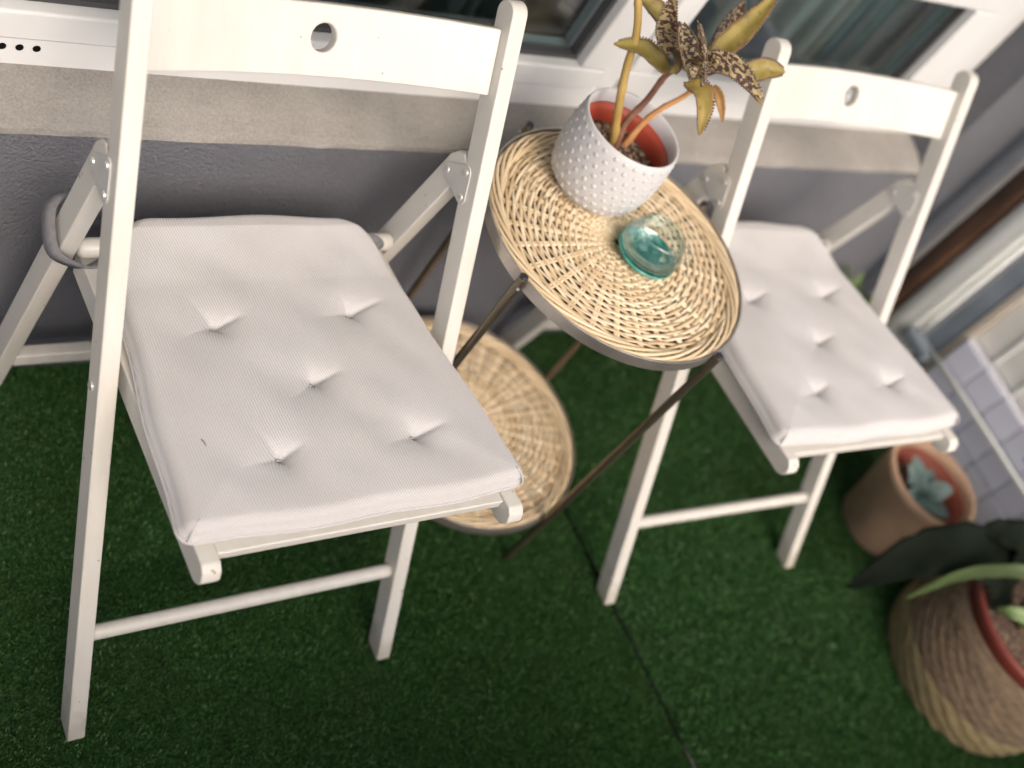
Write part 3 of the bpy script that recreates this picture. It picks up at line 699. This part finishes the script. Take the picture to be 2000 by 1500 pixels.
def bleaf(pts, wid, mat, tw=0, cup=.2, nm='leaf', shape=.9):
    o = leaf(pts, wid, mat, tw, cup, False, shape, nm=nm, par=bk, pc=False); o.matrix_parent_inverse = binv; return o
bleaf([(1.275, -.22, .175), (1.185, -.155, .268), (1.1046, -.1042, .2162), (1.040, -.0925, .085)], .088, 'darkleaf', 10, .15)
bleaf([(1.270, -.21, .175), (1.232, -.158, .30), (1.195, -.125, .302), (1.172, -.105, .28)], .05, 'darkleaf', 10, .15)
bleaf([(1.285, -.26, .175), (1.200, -.222, .322), (1.1264, -.1647, .2586), (1.0738, -.1514, .1479)], .022, 'midleaf', 0, .1)
bleaf([(1.345, -.30, .176), (1.28, -.28, .235), (1.2225, -.2422, .2261), (1.2143, -.2219, .2017)], .024, 'paleleaf', 0, .3)
bleaf([(1.30, -.24, .175), (1.31, -.19, .32), (1.29, -.11, .38), (1.27, -.03, .36)], .05, 'darkleaf', 10, .15)
bleaf([(1.34, -.27, .176), (1.40, -.26, .36), (1.43, -.22, .46), (1.46, -.16, .44)], .05, 'midleaf', 10, .15)
bleaf([(1.32, -.31, .176), (1.33, -.40, .33), (1.31, -.48, .38), (1.27, -.56, .33)], .06, 'darkleaf', 10, .15)
# ------------------------------------------------------------------ balcony end: tiles, screen, pipe, board, airer
tw = thing('tiled_wall', 'low blue-grey tiled wall at the balcony end behind the terracotta pot', 'wall', (1.6, -.3, 0))
tinv = Matrix.Translation((-1.6, .3, 0))
def C(o, inv): o.matrix_parent_inverse = inv; return o
C(obj('core', box(1.504, 1.70, -.855, .262, -.02, .266), 'grout', tw), tinv)
tm = box(-.003, .0025, -.0312, .0312, -.0312, .0312); tile0 = obj('tile', tm, 'tile', tw, bevel=.0015); tile0.matrix_parent_inverse = tinv
first = True
for j in range(4):
    for i in range(13):
        o = tile0 if first else tile0.copy()
        if not first: COL.objects.link(o)
        first = False
        o.location = (1.5025+random.uniform(-.0006, .0006), .229-i*.0665, .0335+j*.0665); o.rotation_euler = (0, random.uniform(-.02, .02), random.uniform(-.02, .02))
sc_ = thing('board_screen', 'grey vertical board screen standing on the low tiled wall', 'screen', (1.6, -.3, .27))
sinv = Matrix.Translation((-1.6, .3, -.27))
for k in range(15):
    y1 = .262-k*.07
    C(obj('board', box(1.525, 1.545, y1-.0555, y1, .2685, .78), 'board', sc_, bevel=.002), sinv)
    C(obj('cover_strip', box(1.520, 1.545, y1-.068, y1-.0575, .2685, .78), 'boardline', sc_, bevel=.002), sinv)
C(obj('edge_trim', box(1.512, 1.545, .2635, .2815, -.008, .78), 'beige', sc_, bevel=.002), sinv)
tag(obj('slot_strip', box(1.515, 1.555, .2835, .325, -.008, 1.9), 'slate', bevel=.003), 'dark slate blue strip filling the slot between the drainpipe and the board screen', 'post')  # dark strip stands in for the dark slot beside the screen
dp = thing('drainpipe', 'pale grey drainpipe in the balcony corner', 'pipe', (1.53, .378, -.009))
obj('pipe', lathe([(0, 0), (.034, 0), (.034, 2.6), (0, 2.6)], 40), 'pipe', dp, smooth=False, bevel=.001)
obj('pipe_collar', lathe([(.0345, .60), (.039, .602), (.039, .655), (.0345, .657)], 40, closed=True), 'pipe', dp, smooth=True)
tag(obj('wooden_post', box(1.50, 1.56, .4135, .452, -.008, 1.2), 'wood', bevel=.004), 'rusty brown weathered wooden post beside the drainpipe', 'post')
tag(obj('corner_trim', box(1.50, 1.545, .4545, .468, -.008, 1.5), 'greytrim', bevel=.002), 'thin grey trim strip between wooden post and house wall', 'trim')
ai = thing('clothes_airer', 'folded white metal clothes airer leaning at the balcony end', 'clothes airer', (1.49, .2, -.006))
ainv = Matrix.Translation((-1.49, -.2, .006))
C(obj('upright', tube([(1.492, .333, .196), (1.492, .333, .25), (1.492, .333, 1.3)], .0068, 12), 'airer', ai, smooth=True), ainv)
C(obj('bottom_bar', tube([(1.480, .279, .197), (1.480, .1, .205), (1.480, -.75, .212)], .0052, 12), 'airer', ai, smooth=True), ainv)
C(obj('joint', box(1.470, 1.503, .275, .345, .165, .192), 'slate', ai, bevel=.006), ainv)
C(obj('foot_tube', tube([(1.487, .31, .168), (1.487, .31, -.004)], .0068, 12), 'airer', ai, smooth=True), ainv)
C(obj('foot_tube', tube([(1.480, -.745, .206), (1.480, -.745, -.004)], .0068, 12), 'airer', ai, smooth=True), ainv)
# small plant in the corner behind the farther chair
sp_ = thing('small_plant', 'small green plant in the corner behind the farther chair', 'plant', (1.40, .455, -.022))
obj('pot', lathe([(0, .018), (.032, .018), (.042, .085), (.038, .085), (.034, .07), (0, .07)], 32), 'terracotta', sp_, smooth=True)
for k in range(9):
    a = 2*math.pi*k/9; r = .018+.014*(k % 3)
    leaf([(0, 0, .07), (r*.6*math.cos(a), r*.6*math.sin(a), .15+.012*(k % 3)), (r*1.2*math.cos(a), r*1.2*math.sin(a), .205+.012*(k % 2))], .024, 'paleleaf' if k % 2 else 'midleaf', 20*k, .3, False, par=sp_, pc=False)
